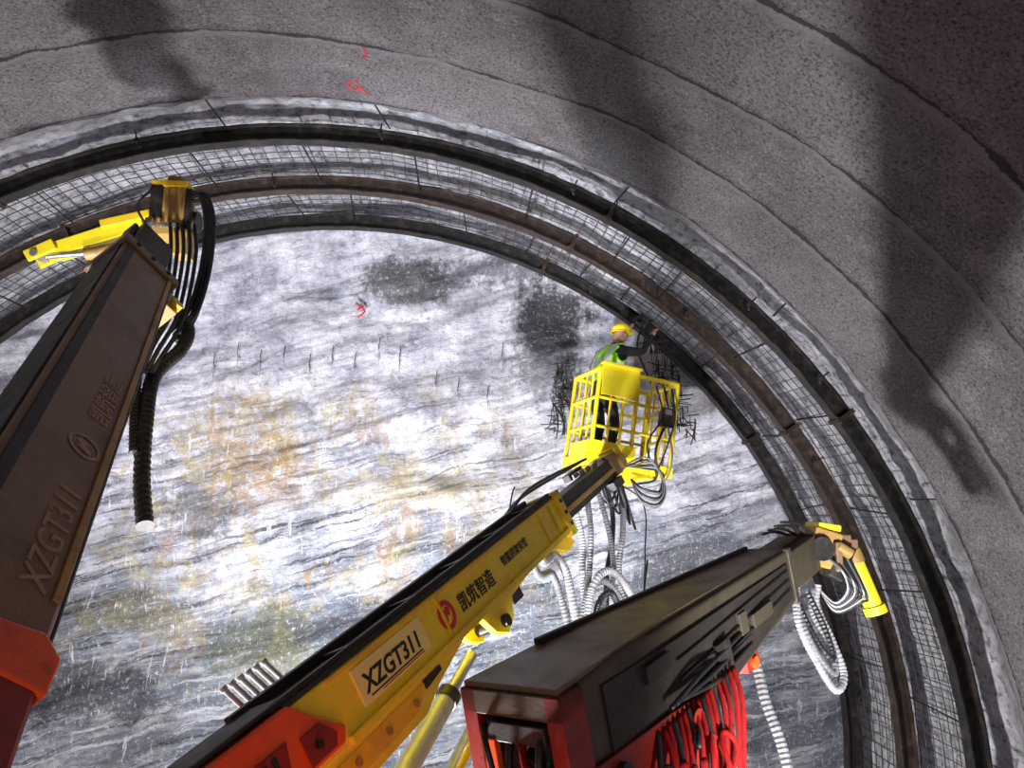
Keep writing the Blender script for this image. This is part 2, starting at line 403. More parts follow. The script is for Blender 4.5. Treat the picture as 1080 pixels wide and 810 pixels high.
for i,(a,b) in enumerate([(7.32,8.40),(8.50,9.62)]):
    top(mesh_bay(a,b,'wire_mesh' if i==0 else 'wire_mesh.%03d'%i,i*3.),'welded steel wire mesh sheet curved behind the arch ribs','wire mesh','wire mesh between the ribs')
cnt=0
for (a,y,l) in [(47,7.06,.15),(50,8.28,.15),(55,8.28,.15),(38,7.05,.12),(30,8.28,.15),(66,7.06,.12),(96,8.28,.12),(105,7.05,.1),(22,9.45,.15),(60,9.45,.12),(84,7.05,.12)]:
    t=math.radians(a); c,s_=math.cos(t),math.sin(t); q=V((c,0,s_)); p=V((0,y,H))+q*6.62
    mb=MB(); mb.tube([(0,0,0),-q*.12+V((0,.01,0)),-q*(.12+l*.3)+V((.03,.0,-.02))],.009,'rib',6)
    mb.box(-q*.10,(.04,.05,.04),'ribdark',Matrix.Rotation(-t,3,'Y'))
    o=mb.obj('rebar_stub' if cnt==0 else 'rebar_stub.%03d'%cnt); o.location=p; cnt+=1
    top(o,'short bent rebar end hooked beside an arch rib','rebar','loose rebar ends at the ribs')
cnt=0
for (x,z) in [(-1.45,6.75),(-1.15,6.65),(-.84,6.7),(-.5,6.6),(-.2,6.72),(.1,6.62),(.42,6.85),(.7,6.7),(-1.75,6.6),(1.2,6.4),(1.5,6.3),(1.9,6.2),(2.1,6.8)]:
    mb=MB(); mb.tube([(0,.25,0),(0,.02,.02),(.02,-.01,.18)],.0055,'blacksteel',6); mb.tube([(0,.1,0),(.01,.0,-.06),(0,-.0,-.2)],.0055,'grey',6)
    o=mb.obj('rock_bolt' if cnt==0 else 'rock_bolt.%03d'%cnt); o.location=(x,9.94,z); cnt+=1
    top(o,'thin dark steel bolt end sticking out of the rock','rock bolt','rock bolts in the rock face')
def bristle(name,c,w,h,n,label,seed,ang=0.):
    rnd=random.Random(seed); mb=MB()
    for i in range(n):
        x=rnd.uniform(-w/2,w/2); z=rnd.uniform(-h/2,h/2); x+=math.sin(ang)*z
        a=rnd.choice([0,0,math.pi/2,rnd.uniform(0,3)])+rnd.uniform(-.15,.15); L=rnd.uniform(.08,.28)
        d=V((math.sin(a)*L,rnd.uniform(-.06,.06),math.cos(a)*L)); p=V((x,rnd.uniform(-.03,.03),z))
        mb.tube([p-d/2,p+d*.1+V((.01,0,0)),p+d/2],rnd.uniform(.005,.009),'blacksteel',5)
    o=mb.obj(name); o.location=c; top(o,label,'wire mesh',kind='stuff'); return o
bristle('wire_tangle',(2.90,9.78,6.2),.26,.95,90,'dark bristly tangle of cut wire mesh on the rock',3,.1)
bristle('wire_tangle.001',(4.30,9.40,6.30),.30,1.3,120,'dark tangle of cut wire mesh with the basket shadow drawn in, hanging under an arch rib',5,-.35)  # these wires also stand in for the basket's shadow beside the worker
def marks(name,segs,label,r=.009):
    mb=MB()
    for s in segs: mb.tube(s,r,'redmark',6,step=.05)
    return top(mb.obj(name),label,'paint mark')
def vp(a,y,dr=0.0):
    t=math.radians(a); r=vault_r(math.cos(t),math.sin(t),y)-dr
    return (r*math.cos(t),y,H+r*math.sin(t))
marks('paint_mark',[[vp(85.9,6.2),vp(85.3,6.12),vp(84.8,6.22),vp(85.4,6.28),vp(85.9,6.2)],[vp(85.0,6.24),vp(84.3,6.30)]],'small red sprayed survey mark on the sprayed concrete')
marks('paint_mark.001',[[vp(84.0,5.62),vp(83.8,5.7),vp(84.1,5.76)]],'tiny red sprayed survey mark near a seam')
marks('paint_mark.002',[[(.10,9.93,7.50),(.22,9.93,7.38),(.12,9.93,7.30)],[(.20,9.93,7.46),(.12,9.93,7.40)]],'small red sprayed survey mark on the rock face',.013)
# ---------------------------------------------------------------- boom 1 (dusty yellow, shade painted in as brown)
B1a=V((-.02,2.6,4.60)); B1b=V((-1.02,6.0,6.93)); u1=(B1b-B1a).normalized()
M1=frame(B1a-u1*1.6,B1b,math.radians(-46))
b1=empty('telescopic_boom',M1,'dusty yellow telescopic boom with shade painted in as dark brown, rising steeply with black hoses','machine boom')
L1=(B1b-B1a).length+1.6
W1,H1=.32,.40
Lo=L1-1.10
mb=MB(); mb.box((0,Lo/2,0),(W1,Lo,H1),'tan'); mb.obj('outer_boom',b1,bevel=.02)
mb=MB(); mb.box((0,Lo/2,H1/2+.006),(W1*.8,Lo-.1,.012),'darktop'); mb.obj('top_plate',b1,bevel=.005)
mb=MB(); mb.box((0,Lo/2,-H1/2-.01),(W1*.86,Lo-.1,.02),'darktop'); mb.box((-W1*.30,Lo/2+.3,-H1/2-.04),(W1*.26,Lo-1.1,.05),'gold'); mb.obj('under_rail',b1,bevel=.008)
mb=MB(); mb.beam((W1/2+.006,.2,H1/2-.05),(W1/2+.006,Lo-.1,H1/2-.05),.012,.05,'darktop'); mb.beam((W1/2+.006,1.3,-H1/2+.03),(W1/2+.006,Lo-.1,-H1/2+.03),.012,.03,'gold'); mb.obj('side_strip',b1,bevel=.003)
mb=MB()
for s_ in (-1,1): mb.box((s_*(W1/2+.012),Lo-.05,0),(.024,.12,H1+.05),'tan')
for s_ in (-1,1): mb.box((0,Lo-.05,s_*(H1/2+.015)),(W1+.04,.12,.03),'tan')
for k in (-.13,0,.13): mb.cyl((W1/2+.02,Lo-.05,k),(W1/2+.04,Lo-.05,k),.018,'blacksteel',6)
mb.obj('boom_collar',b1,bevel=.006)
mb=MB(); mb.box((0,Lo+.3,0),(W1*.72,1.0,H1*.72),'blacksteel'); mb.box((0,Lo+.35,H1*.36+.02),(.12,.9,.04),'darktop'); mb.obj('inner_boom',b1,bevel=.012)
mb=MB(); mb.box((.05,Lo-.28,-H1/2-.06),(.16,.26,.10),'gold'); mb.cyl((-.10,Lo-.3,-H1/2-.08),(.16,Lo-.3,-H1/2-.08),.045,'yellow'); mb.box((.05,Lo-.10,-H1/2-.07),(.10,.10,.12),'yellow_clean'); mb.obj('hose_bracket',b1,bevel=.008)
cl=[(.96,-.23),(1.10,-.24),(1.16,-.17),(1.06,.21),(.94,.21)]
mb=MB(); mb.prism(cl,W1/2-.01,W1/2+.015,'orange'); mb.prism(cl,-W1/2-.015,-W1/2+.01,'orange'); mb.box((0,1.04,-.222),(W1,.16,.02),'orange'); mb.cyl((-.175,1.04,-.20),(.175,1.04,-.20),.02,'orange'); mb.obj('boom_clamp',b1,bevel=.01)
mb=MB(); mb.box((0,.2,0),(W1+.012,1.6,H1+.012),'deepred'); mb.obj('rear_sleeve',b1,bevel=.015)
text('XZGT311',.135,side_text_matrix(W1/2+.003,1.30,-.13),'letterfaint',b1)
def logo(parent,x,y,z,r,mr,ml,k='logo_disc',inner=.78):
    mb=MB(); n=28
    def ring(r0,r1,mat,xx):
        vs=[];fs=[]
        for i in range(n):
            t=2*math.pi*i/n
            for rr in (r0,r1): vs.append((xx,y+rr*math.cos(t),z+rr*math.sin(t)))
        for i in range(n):
            j=(i+1)%n; fs.append((2*i,2*i+1,2*j+1,2*j))
        mb.add(vs,fs,mat)
    ring(r*inner,r,mr,x)
    mb.prism([(y-r*.55,z-r*.45),(y-r*.15,z-r*.45),(y+r*.05,z+.05*r),(y+r*.25,z-.2*r),(y+r*.6,z+r*.4),(y+r*.15,z+r*.5),(y-r*.05,z+.25*r),(y-r*.25,z+.45*r)],x-.001,x+.001,ml)
    mb.obj(k,parent)
logo(b1,W1/2+.004,2.15,-.07,.075,'letterfaint','letterfaint','logo')
text('凯筑智造',.11,side_text_matrix(W1/2+.003,2.38,-.12),'letterfaint',b1)
mb=MB(); hc=V((-.98,6.28,7.22))
mb.box(hc,(.26,.24,.42),'gold'); mb.box(hc+V((0,0,.24)),(.30,.28,.05),'yellow'); mb.cyl(hc+V((-.2,0,-.05)),hc+V((.22,0,-.05)),.09,'blacksteel')
mb.box(hc+V((.12,-.05,-.28)),(.12,.2,.22),'gold'); mb.cyl(hc+V((.0,0,.2)),hc+V((0,0,.34)),.07,'gold'); mb.box(hc+V((-.1,-.12,.08)),(.10,.04,.3),'blacksteel')
for k in range(4): mb.cyl(hc+V((-.1+.06*k,-.14,-.15)),hc+V((-.1+.06*k,-.19,-.15)),.02,'silver',8)
mb.box(hc+V((.16,-.10,.02)),(.05,.06,.36),'blacksteel'); mb.tube([hc+V((-.12,-.14,.2)),hc+V((-.22,-.2,.0)),hc+V((-.12,-.16,-.2))],.012,'black')
mb.obj('boom_head',b1,world=True,bevel=.012)
mb=MB(); p0=V((-1.22,6.28,7.14)); p1=V((-1.87,6.2,6.84)); d=(p1-p0).normalized()
mb.beam(p0,p1,.15,.13,'yellow_clean'); mb.beam(p0+V((.1,0,.08)),p0+d*.35+V((0,0,.09)),.18,.07,'yellow')
mb.beam(p1+V((.02,-.09,.04)),p1+d*.2+V((0,-.09,.0)),.03,.10,'yellow_clean'); mb.beam(p1+V((.02,.09,.04)),p1+d*.2+V((0,.09,.0)),.03,.10,'yellow_clean')
mb.cyl(p1+d*.13-V((0,.12,0)),p1+d*.13+V((0,.12,0)),.03,'silver')
mb.obj('gripper_arm',b1,world=True,bevel=.008)
mb=MB(); mb.cyl(p0+V((0,-.06,-.2)),p0+d*.45+V((0,-.06,-.14)),.05,'gold'); mb.cyl(p0+d*.4+V((0,-.06,-.14)),p1+d*.05+V((0,-.06,-.04)),.025,'silver'); mb.obj('gripper_cylinder',b1,world=True)
mb=MB()
for k,(dx,dz) in enumerate([(0,0),(.035,.02),(-.03,.03),(.02,-.04)]):
    mb.tube([(-.85+dx,6.2,7.36+dz),(-.70+dx,6.12,7.33+dz),(-.58+dx,6.0,7.08),(-.55+dx,5.9,6.62+dz),(-.57+dx,5.75,6.22+dz),(-.60+dx,5.5,5.98+dz)],.018,'black',8)
for k in range(5):
    mb.tube([(-.95+.05*k,6.15,7.1),(-.85+.05*k,5.95,6.75),(-.74+.04*k,5.6,6.3-.04*k),(-.68+.03*k,5.2,5.92-.04*k),(-.64+.03*k,4.95,5.6)],.016,'black',8)
mb.obj('hydraulic_hose',b1,world=True)
mb=MB()
mb.tube([(-.70,5.75,6.25),(-.54,5.6,6.05),(-.51,5.4,5.85),(-.56,5.1,5.60),(-.47,4.8,5.24),(-.38,4.6,4.88),(-.27,4.42,4.62)],.042,'black',12,corr=.009,pitch=.045)
mb.tube([(-.62,5.3,6.0),(-.64,5.05,5.65),(-.56,4.85,5.35),(-.46,4.65,5.05)],.028,'black',8,corr=.006,pitch=.03)
mb.obj('corrugated_hose',b1,world=True)
# ---------------------------------------------------------------- boom 2 (yellow)
P0=V((.86,3.6,3.77)); P1=V((3.18,7.9,5.20)); M2=frame(P0,P1,math.radians(-22))
b2=empty('telescopic_boom.001',M2,'bright yellow telescopic boom carrying a work basket','machine boom')
L2=(P1-P0).length; W2,H2=.29,.31; Lo=3.12
mb=MB(); mb.box((0,(Lo-.3)/2,0),(W2,Lo+.3,H2),'yellow_clean'); mb.obj('outer_boom',b2,bevel=.012)
mb=MB(); mb.box((-.01,(Lo-.3)/2,H2/2+.012),(W2+.02,Lo+.2,.024),'darktop')
mb.beam((-W2/2+.03,-.3,H2/2+.045),(-W2/2+.03,Lo-.1,H2/2+.045),.05,.05,'darktop'); mb.beam((W2/2-.03,-.3,H2/2+.035),(W2/2-.03,Lo-.1,H2/2+.035),.03,.03,'darktop')
for k in range(5): mb.box((0,.3+.6*k,H2/2+.035),(W2*.8,.04,.02),'blacksteel')
mb.obj('top_track',b2,bevel=.005)
mb=MB()
mb.beam((W2/2+.012,.0,-H2/2+.02),(W2/2+.012,Lo-.1,-H2/2+.02),.03,.04,'yellow_clean'); mb.beam((W2/2+.006,.0,H2/2-.015),(W2/2+.006,Lo-.1,H2/2-.015),.014,.02,'yellow')
for y in (1.0,2.62,2.85): mb.box((W2/2+.006,y,0),(.014,.02,H2-.04),'yellow')
mb.prism([(-.5,-H2/2-.18),(.55,-H2/2-.17),(.75,-H2/2-.10),(1.20,-H2/2),(-.5,-H2/2)],-.12,.13,'yellow_clean'); mb.prism([(-.3,-H2/2-.14),(.50,-H2/2-.13),(.65,-H2/2-.03),(-.3,-H2/2-.03)],.13,.137,'yellow')
for y in (.0,.25,.5): mb.cyl((.13,y,-H2/2-.08),(.15,y,-H2/2-.08),.02,'gold',8)
mb.prism([(.62,-H2/2-.07),(.80,-H2/2-.05),(.80,-H2/2-.02),(.62,-H2/2-.02)],.132,.142,'blacksteel'); mb.obj('stiffener',b2,bevel=.005)
lug=[(1.36,-H2/2),(1.45,-H2/2-.14),(1.57,-H2/2-.20),(1.69,-H2/2-.16),(1.80,-H2/2-.04),(2.3,-H2/2)]
mb=MB(); mb.prism(lug,W2/2-.06,W2/2-.01,'yellow_clean'); mb.prism(lug,-W2/2+.02,-W2/2+.07,'yellow_clean')
mb.cyl((-.16,1.57,-H2/2-.12),(.17,1.57,-H2/2-.12),.04,'blacksteel'); mb.box((.05,1.9,-H2/2-.06),(.12,.16,.10),'blacksteel'); mb.obj('cylinder_lug',b2,bevel=.006)
mb=MB()
for s_ in (-1,1): mb.box((s_*(W2/2+.015),Lo-.06,0),(.03,.12,H2+.07),'yellow_clean')
for s_ in (-1,1): mb.box((0,Lo-.06,s_*(H2/2+.02)),(W2+.06,.12,.035),'yellow')
for k in (-.10,0,.10): mb.cyl((W2/2+.03,Lo-.06,k),(W2/2+.045,Lo-.06,k),.016,'blacksteel',6)
mb.prism([(Lo-.5,-H2/2),(Lo-.12,-H2/2),(Lo-.02,-H2/2-.10),(Lo-.2,-H2/2-.12)],-.10,.12,'yellow')
mb.obj('boom_collar',b2,bevel=.005)
mb=MB(); mb.prism([(-1.5,-.20),(-.36,-.20),(-.28,-.12),(-.04,-.12),(.0,-.06),(-.14,.06),(-.24,.17),(-1.5,.18)],-W2/2-.025,W2/2+.025,'orange'); mb.prism([(-1.5,-.42),(-.55,-.40),(-.40,-.20),(-1.5,-.20)],-W2/2-.02,W2/2+.02,'deepred'); mb.box((0,-.8,.195),(W2*.95,1.2,.02),'darktop')
mb.obj('rear_sleeve',b2,bevel=.012)
mb=MB(); mb.prism([(-.26,-.10),(-.10,-.10),(-.07,-.05),(-.14,.03),(-.26,.03)],W2/2+.026,W2/2+.036,'deepred'); mb.cyl((W2/2+.036,-.19,-.04),(W2/2+.05,-.19,-.04),.02,'blacksteel',8)
mb.prism([(-.62,-.12),(-.38,-.12),(-.33,.06),(-.62,.06)],W2/2+.026,W2/2+.035,'deepred')
for k in range(4): mb.box((W2/2+.036,-.42-.055*k,-.02),(.014,.025,.12),'letter')
mb.obj('side_plate',b2,bevel=.003)
mb=MB(); mb.box((W2/2+.006,.48,.02),(.012,.62,.18),'paleyellow'); mb.box((W2/2+.013,.47,-.045),(.002,.48,.008),'letter'); mb.box((W2/2+.013,.52,-.058),(.002,.40,.006),'letterred'); mb.obj('name_plate',b2,bevel=.003)
text('XZGT311',.122,side_text_matrix(W2/2+.014,.21,-.025),'letter',b2,shear=.15,bold=.022)
text('凯筑智造',.12,side_text_matrix(W2/2+.004,1.19,-.045),'letter',b2)
text('智能拱架安装',.075,side_text_matrix(W2/2+.004,1.84,.0),'letter',b2)
logo(b2,W2/2+.005,1.04,.005,.085,'letterred','letterred','logo',inner=.66)
for k in range(6):
    mb=MB()
    y=-.12+.052*k; p=V((-W2/2-.05,y,H2/2-.0)); q=p+V((-.05,-.03,.15))
    mb.cyl(p,q,.013,'palesteel',10); mb.cyl(q,q+(q-p)*.12,.019,'palesteel',12); mb.cyl(p,p+(q-p)*.25,.017,'grey',10)
    mb.box(p+V((.04,0,-.01)),(.10,.02,.02),'blacksteel')
    mb.obj('hose_fitting',b2)
mb=MB(); mb.box((0,(Lo+L2)/2-.05,0),(W2*.66,L2-Lo+.3,H2*.66),'black'); mb.beam((W2*.33+.01,Lo,-.02),(W2*.33+.01,L2-.1,-.02),.02,.05,'gold'); mb.obj('inner_boom',b2,bevel=.01)
mb=MB()
mb.box((0,L2-.25,.02),(.24,.22,.24),'tan'); mb.cyl((-.16,L2-.1,0),(.16,L2-.1,0),.08,'gold'); mb.box((.0,L2+.03,.06),(.20,.18,.20),'yellow'); mb.box((-.16,L2-.75,.14),(.08,.4,.07),'blacksteel'); mb.box((.12,L2-.55,-.14),(.10,.3,.09),'blacksteel')
for k in range(5): mb.box((-.1+.05*k,L2-.85+.06*k,.13),(.02,.14,.05),'silver')
mb.obj('slewing_joint',b2,bevel=.008)
mb=MB(); mb.tube([(-.15,Lo-.5,.20),(-.17,Lo+.1,.25),(-.14,L2-.5,.20)],.014,'black'); mb.tube([(-.10,Lo-.5,.20),(-.12,Lo+.2,.28),(-.10,L2-.4,.20)],.014,'black')
mb.tube([(-.17,Lo-.35,.18),(-.25,Lo+.05,.31),(-.29,Lo+.22,.34)],.007,'black'); mb.obj('control_cable',b2)
mb=MB(); a=V((1.60,4.85,3.82)); d=V((-.32,-.60,-.41)).normalized()
mb.cyl(a,a+d*.7,.035,'silver',16); mb.cyl(a+d*.35,a+d*3.4,.062,'grey',20); mb.cyl(a+d*.33,a+d*.40,.072,'blacksteel',20); mb.obj('lift_cylinder',b2,world=True)
mb=MB(); a2=a+V((.12,-.25,-.22)); mb.cyl(a2,a2+d*2.8,.022,'yellow_clean',12); mb.cyl(a2+V((-.12,.0,-.12)),a2+V((-.12,.0,-.12))+d*2.8,.025,'grey',12); mb.tube([a2+V((.05,0,.05)),a2+V((.12,-.1,-.2)),a2+V((-.1,-.5,-.5)),a2+V((-.4,-1.1,-1.))],.015,'black'); mb.obj('guide_rod',b2,world=True)
def hose(parent,pts,r=.035,mat='white',corr=.006,pitch=.028,nm='sheathed_hose',lab=None):
    MB().tube(pts,r,mat,12,corr=corr,pitch=pitch).obj(nm,parent,world=True,label=lab)
hose(b2,[(2.10,5.6,4.40),(2.16,5.7,4.32),(2.26,5.9,4.36),(2.37,6.,4.22),(2.43,6.,3.93),(2.50,6.,3.58)],.031)
hose(b2,[(2.05,5.6,4.34),(2.13,5.75,4.22),(2.24,5.9,4.22),(2.32,6.,4.05),(2.38,6.,3.82),(2.46,6.,3.5)],.026,'hosegrey')
hose(b2,[(2.54,6.2,3.54),(2.65,6.4,4.04),(2.82,6.5,4.19),(3.01,6.6,4.02),(3.14,6.6,3.72),(3.24,6.5,3.3)],.031)
hose(b2,[(2.50,6.2,3.50),(2.60,6.4,3.98),(2.78,6.5,4.10),(2.95,6.6,3.92),(3.06,6.6,3.62),(3.16,6.5,3.2)],.026,'hosegrey')
hose(b2,[(2.58,6.2,3.5),(2.70,6.4,3.92),(2.84,6.5,4.00),(2.93,6.6,3.80),(2.98,6.6,3.5)],.022,'black')
hose(b2,[(2.61,6.95,4.70),(2.66,6.9,4.40),(2.64,6.8,4.10),(2.67,6.6,3.50)],.029)
hose(b2,[(2.75,7.1,4.80),(2.74,6.9,4.50),(2.70,6.8,4.15),(2.60,6.5,3.85),(2.58,6.3,3.5)],.024,'hosegrey')
hose(b2,[(3.12,7.6,5.02),(3.18,7.5,4.85),(3.13,7.3,4.5),(3.06,7.2,4.14),(3.10,7.1,3.85),(3.14,6.9,3.5)],.026)
hose(b2,[(3.0,7.5,5.0),(3.05,7.4,4.7),(3.0,7.2,4.4),(2.9,7.0,4.1),(2.85,6.8,3.7)],.022,'black')
hose(b2,[(2.88,7.3,4.92),(2.95,7.2,4.6),(2.98,7.1,4.3),(2.93,6.9,4.05),(2.80,6.7,3.9),(2.74,6.5,3.6)],.023,'hosegrey')
for k in range(6):
    e_=.03*k
    hose(b2,[(3.24+e_,7.8,5.16),(3.50+e_,7.7,5.25-e_),(3.66-e_*.3,7.6,4.95),(3.55,7.5,4.74+e_),(3.38,7.5,4.78+e_),(3.30,7.6,5.02)],.011,'black' if k%2 else 'white',0,.04,'hydraulic_hose')
for k in range(6):
    hose(b2,[(2.90+.05*k,7.5,5.05),(2.93+.06*k,7.4,4.85-.03*k),(3.05+.05*k,7.5,4.78-.05*k),(3.2,7.7,5.0)],.012,'black',0,.04,'hydraulic_hose')
MB().tube([(3.29,7,4.24),(3.2,6.8,3.95),(3.17,6.6,3.62)],.010,'black').obj('control_cable',b2,world=True)
MB().tube([(2.9,7.5,5.1),(3.4,7.6,4.8),(3.32,7.2,4.3),(3.25,7.0,4.0)],.007,'black').obj('control_cable',b2,world=True)
# ---- basket
BC=V((3.34,8.50,5.20)); bx=V((.96,.22,-.15)).normalized(); by=V((-.22,.96,.0)); by=(by-bx*by.dot(bx)).normalized(); bz=bx.cross(by)
MBk=Matrix.Translation(BC)@Matrix((bx,by,bz)).transposed().to_4x4()
XF=M2.inverted()@MBk
hx,hy,hz=.49,.37,1.02
mb=MB(); r=.022
def ringr(mb,z,rr=r,ex=0.,mat='yellow_clean'):
    c=[(-hx-ex,-hy-ex,z),(hx+ex,-hy-ex,z),(hx+ex,hy+ex,z),(-hx-ex,hy+ex,z)]
    for i in range(4): mb.cyl(c[i],c[(i+1)%4],rr,mat,10)
mb.box((0,0,-.02),(2*hx,2*hy,.03),'gold')
for s_ in (-1,1): mb.box((s_*hx,0,-.01),(.06,2*hy+.05,.12),'yellow_clean'); mb.box((0,s_*hy,-.01),(2*hx+.05,.06,.12),'yellow_clean')
for k in (-.3,0,.3): mb.box((k,0,-.07),(.06,2*hy,.06),'yellow')
mb.box((-.1,-.1,-.14),(.5,.34,.12),'yellow')
basket=mb.obj('work_basket',b2,bevel=.006,xf=XF,label='bright yellow tubular steel work basket')
for z,rr in ((hz,.027),(hz*.68,.019),(hz*.36,.019)):
    mb=MB(); ringr(mb,z,rr); mb.obj('guard_rail',basket,xf=XF)
posts=[(-hx,-hy),(hx,-hy),(hx,hy),(-hx,hy)]+[(-hx+2*hx*k/6,s_*hy) for k in (1,2,3,4,5) for s_ in (-1,1)]+[(s_*hx,-hy+2*hy*k/4) for k in (1,2,3) for s_ in (-1,1)]
for k,(x,y) in enumerate(posts):
    MB().cyl((x,y,0),(x,y,hz),.026 if k<4 else .014,'yellow_clean' if y<0 else 'yellow',8).obj('post',basket,xf=XF)
mb=MB(); mb.box((-.25,-hy-.05,hz-.12),(.46,.02,.38),'yellow_clean',Matrix.Rotation(math.radians(-8),3,'X')); mb.box((-.25,-hy-.02,hz+.06),(.48,.10,.03),'yellow_clean'); mb.obj('sheet_panel',basket,bevel=.004,xf=XF)
mb=MB(); mb.box((-.23,-hy-.04,.10),(.5,.03,.20),'yellow_clean'); mb.box((-hx-.03,-.1,.10),(.03,.5,.2),'yellow_clean'); mb.obj('toe_board',basket,bevel=.004,xf=XF)
mb=MB(); mb.box((.36,-hy-.03,.60),(.14,.10,.22),'blacksteel'); mb.box((.36,-hy-.09,.66),(.08,.02,.06),'silver'); mb.obj('control_box',basket,bevel=.006,xf=XF)
mb=MB(); mb.tube([(.34,-hy-.04,.48),(.24,-hy-.10,.2),(.30,-hy-.06,-.1),(.1,-hy,-.2)],.014,'black'); mb.tube([(.40,-hy-.04,.48),(.44,-hy-.12,.15),(.36,-hy-.10,-.15),(.0,-hy,-.3)],.012,'silver')
for k in range(3): mb.tube([(.2+.1*k,-hy-.03,.95),(.28+.08*k,-hy-.09,.6),(.15+.12*k,-hy-.06,.25),(.3,-hy-.05,-.05)],.010,'black')
mb.obj('basket_cable',basket,xf=XF)
# ---------------------------------------------------------------- boom 3 (dark taupe)
Q0=V((1.87,3.3,3.76)); Q1=V((4.12,5.6,4.38)); M3=frame(Q0,Q1,math.radians(-4))
b3=empty('telescopic_boom.002',M3,'dark taupe and red telescopic boom with bunched red hoses','machine boom')
L3=(Q1-Q0).length; W3,H3=.42,.50; Lo=L3-.62
mb=MB(); mb.loft([(-.10,-.26,.25,-.34,.26),(.30,-.26,.25,-.34,.27),(.8,-.24,.23,-.30,.25),(Lo,-.16,.15,-.17,.17)],'taupe'); mb.obj('outer_boom',b3,bevel=.015)
mb=MB(); mb.loft([(.12,.243,.262,-.30,.20),(.8,.235,.250,-.29,.17),(Lo-.1,.15,.165,-.13,.10)],'darktop')
for k in range(3): mb.beam((.262,.75,.08-.09*k),(.18,Lo-.15,.06-.06*k),.008,.012,'blacksteel')
mb.box((.235,1.25,-.08),(.05,.16,.18),'blacksteel'); mb.box((.215,1.6,.0),(.04,.10,.12),'taupe'); mb.cyl((.2,1.0,-.15),(.29,1.0,-.15),.04,'blacksteel'); mb.box((.26,.55,.12),(.04,.22,.08),'blacksteel'); mb.box((.21,1.9,-.04),(.03,.3,.08),'taupe')
mb.obj('side_track',b3,bevel=.003)
mb=MB(); mb.loft([(-.16,-.255,.245,.26,.285),(.8,-.22,.20,.25,.275),(Lo-.05,-.135,.125,.165,.185)],'olive'); mb.beam((-.21,.3,.30),(-.125,Lo-.05,.20),.03,.03,'darktop'); mb.obj('top_plate',b3,bevel=.004)
mb=MB(); w,h=.53,.60
for s_ in (-1,1): mb.box((s_*(w/2-.04),-.10,-.04),(.08,.16,h),'deepred')
mb.box((0,-.10,h/2-.09),(w,.16,.10),'taupe'); mb.box((0,-.10,-h/2+.04),(w,.16,.14),'orange'); mb.box((-.13,-.18,-.10),(.07,.03,.34),'orange')
mb.box((0,-.13,-.05),(w-.10,.02,h-.10),'black'); mb.box((-w/2-.01,-.1,-.12),(.02,.12,.12),'orange'); mb.box((.15,-.18,-.16),(.10,.03,.26),'deepred'); mb.box((.02,-.17,.10),(.30,.04,.08),'darktop')
mb.cyl((.06,-.12,-.02),(.06,-.20,-.02),.05,'blacksteel'); mb.tube([(-.05,-.14,.1),(-.02,-.22,-.1),(.02,-.18,-.4)],.018,'black'); mb.tube([(.0,-.14,.12),(.08,-.22,-.05),(.1,-.18,-.4)],.018,'red'); mb.tube([(.12,-.14,.12),(.15,-.23,.0),(.08,-.2,-.4)],.016,'black'); mb.tube([(-.2,-.14,.10),(-.1,-.24,.05),(-.08,-.2,-.4)],.014,'black')
mb.obj('rear_frame',b3,bevel=.012)
mb=MB(); mb.prism([(-.16,-.36),(.7,-.42),(1.05,-.26),(1.0,-.14),(.6,-.10),(-.16,-.06)],.262,.278,'deepred'); mb.prism([(-.1,-.42),(.4,-.44),(.4,-.30),(-.1,-.28)],.279,.29,'orange'); mb.cyl((.26,.75,-.2),(.32,.75,-.2),.06,'deepred'); mb.cyl((.27,.12,-.16),(.31,.12,-.16),.05,'blacksteel'); mb.obj('side_bracket',b3,bevel=.008)
mb=MB(); mb.box((.12,Lo*.66,-.26),(.10,.18,.12),'deepred'); mb.cyl((.04,Lo*.66,-.28),(.19,Lo*.66,-.28),.035,'orange'); mb.obj('lug',b3,bevel=.006)
mb=MB(); mb.box((0,Lo+.25,.0),(.25,.8,.26),'taupe'); mb.beam((-.04,Lo,.145),(-.04,L3-.1,.145),.14,.03,'olive'); mb.obj('inner_boom',b3,bevel=.01)
mb=MB()
for s_ in (-1,1): mb.box((s_*.16,Lo-.03,0),(.02,.06,.36),'taupe'); mb.box((0,Lo-.03,s_*.175),(.34,.06,.024),'taupe')
mb.obj('boom_collar',b3,bevel=.005)
rh=random.Random(4)
for k in range(6):
    c=V((.32+.02*(k%3),.36+.10*k,-.30-.03*(k%3))); pts=[]
    ra=rh.uniform(.05,.09); rb=rh.uniform(.10,.14)
    for t in np.linspace(0,2*math.pi*.9,10): pts.append(c+V((.02*math.sin(2*t+k)+.006*t,ra*math.cos(t+k),-.04+rb*math.sin(t+k))))
    MB().tube(pts,.015,'red' if k%3 else 'black',8,step=.02).obj('red_hose',b3)
for k in range(18):
    y=.30+.048*k
    MB().tube([(.28,y+.14,-.12),(.32+rh.uniform(0,.03),y+rh.uniform(.03,.07),-.26),(.33,y-rh.uniform(0,.05),-.48),(.28,y-.1,-.95)],.014,'red' if k%3 else 'black',8).obj('red_hose',b3)
for k in range(3):
    MB().tube([(.30,.55+.05*k,-.06),(.31,.85+.05*k,-.02-.04*k),(.26,1.2,-.04-.05*k),(.205,1.7,-.05-.05*k)],.012,'black',8).obj('hydraulic_hose',b3)
mb=MB(); c=V((4.30,5.70,4.42))
mb.box(c,(.22,.30,.28),'gold',Matrix.Rotation(.3,3,'Y')); mb.box(c+V((.06,0,.16)),(.18,.24,.05),'yellow_clean',Matrix.Rotation(.15,3,'Y')); mb.cyl(c+V((-.05,-.2,0)),c+V((-.05,.2,0)),.09,'blacksteel')
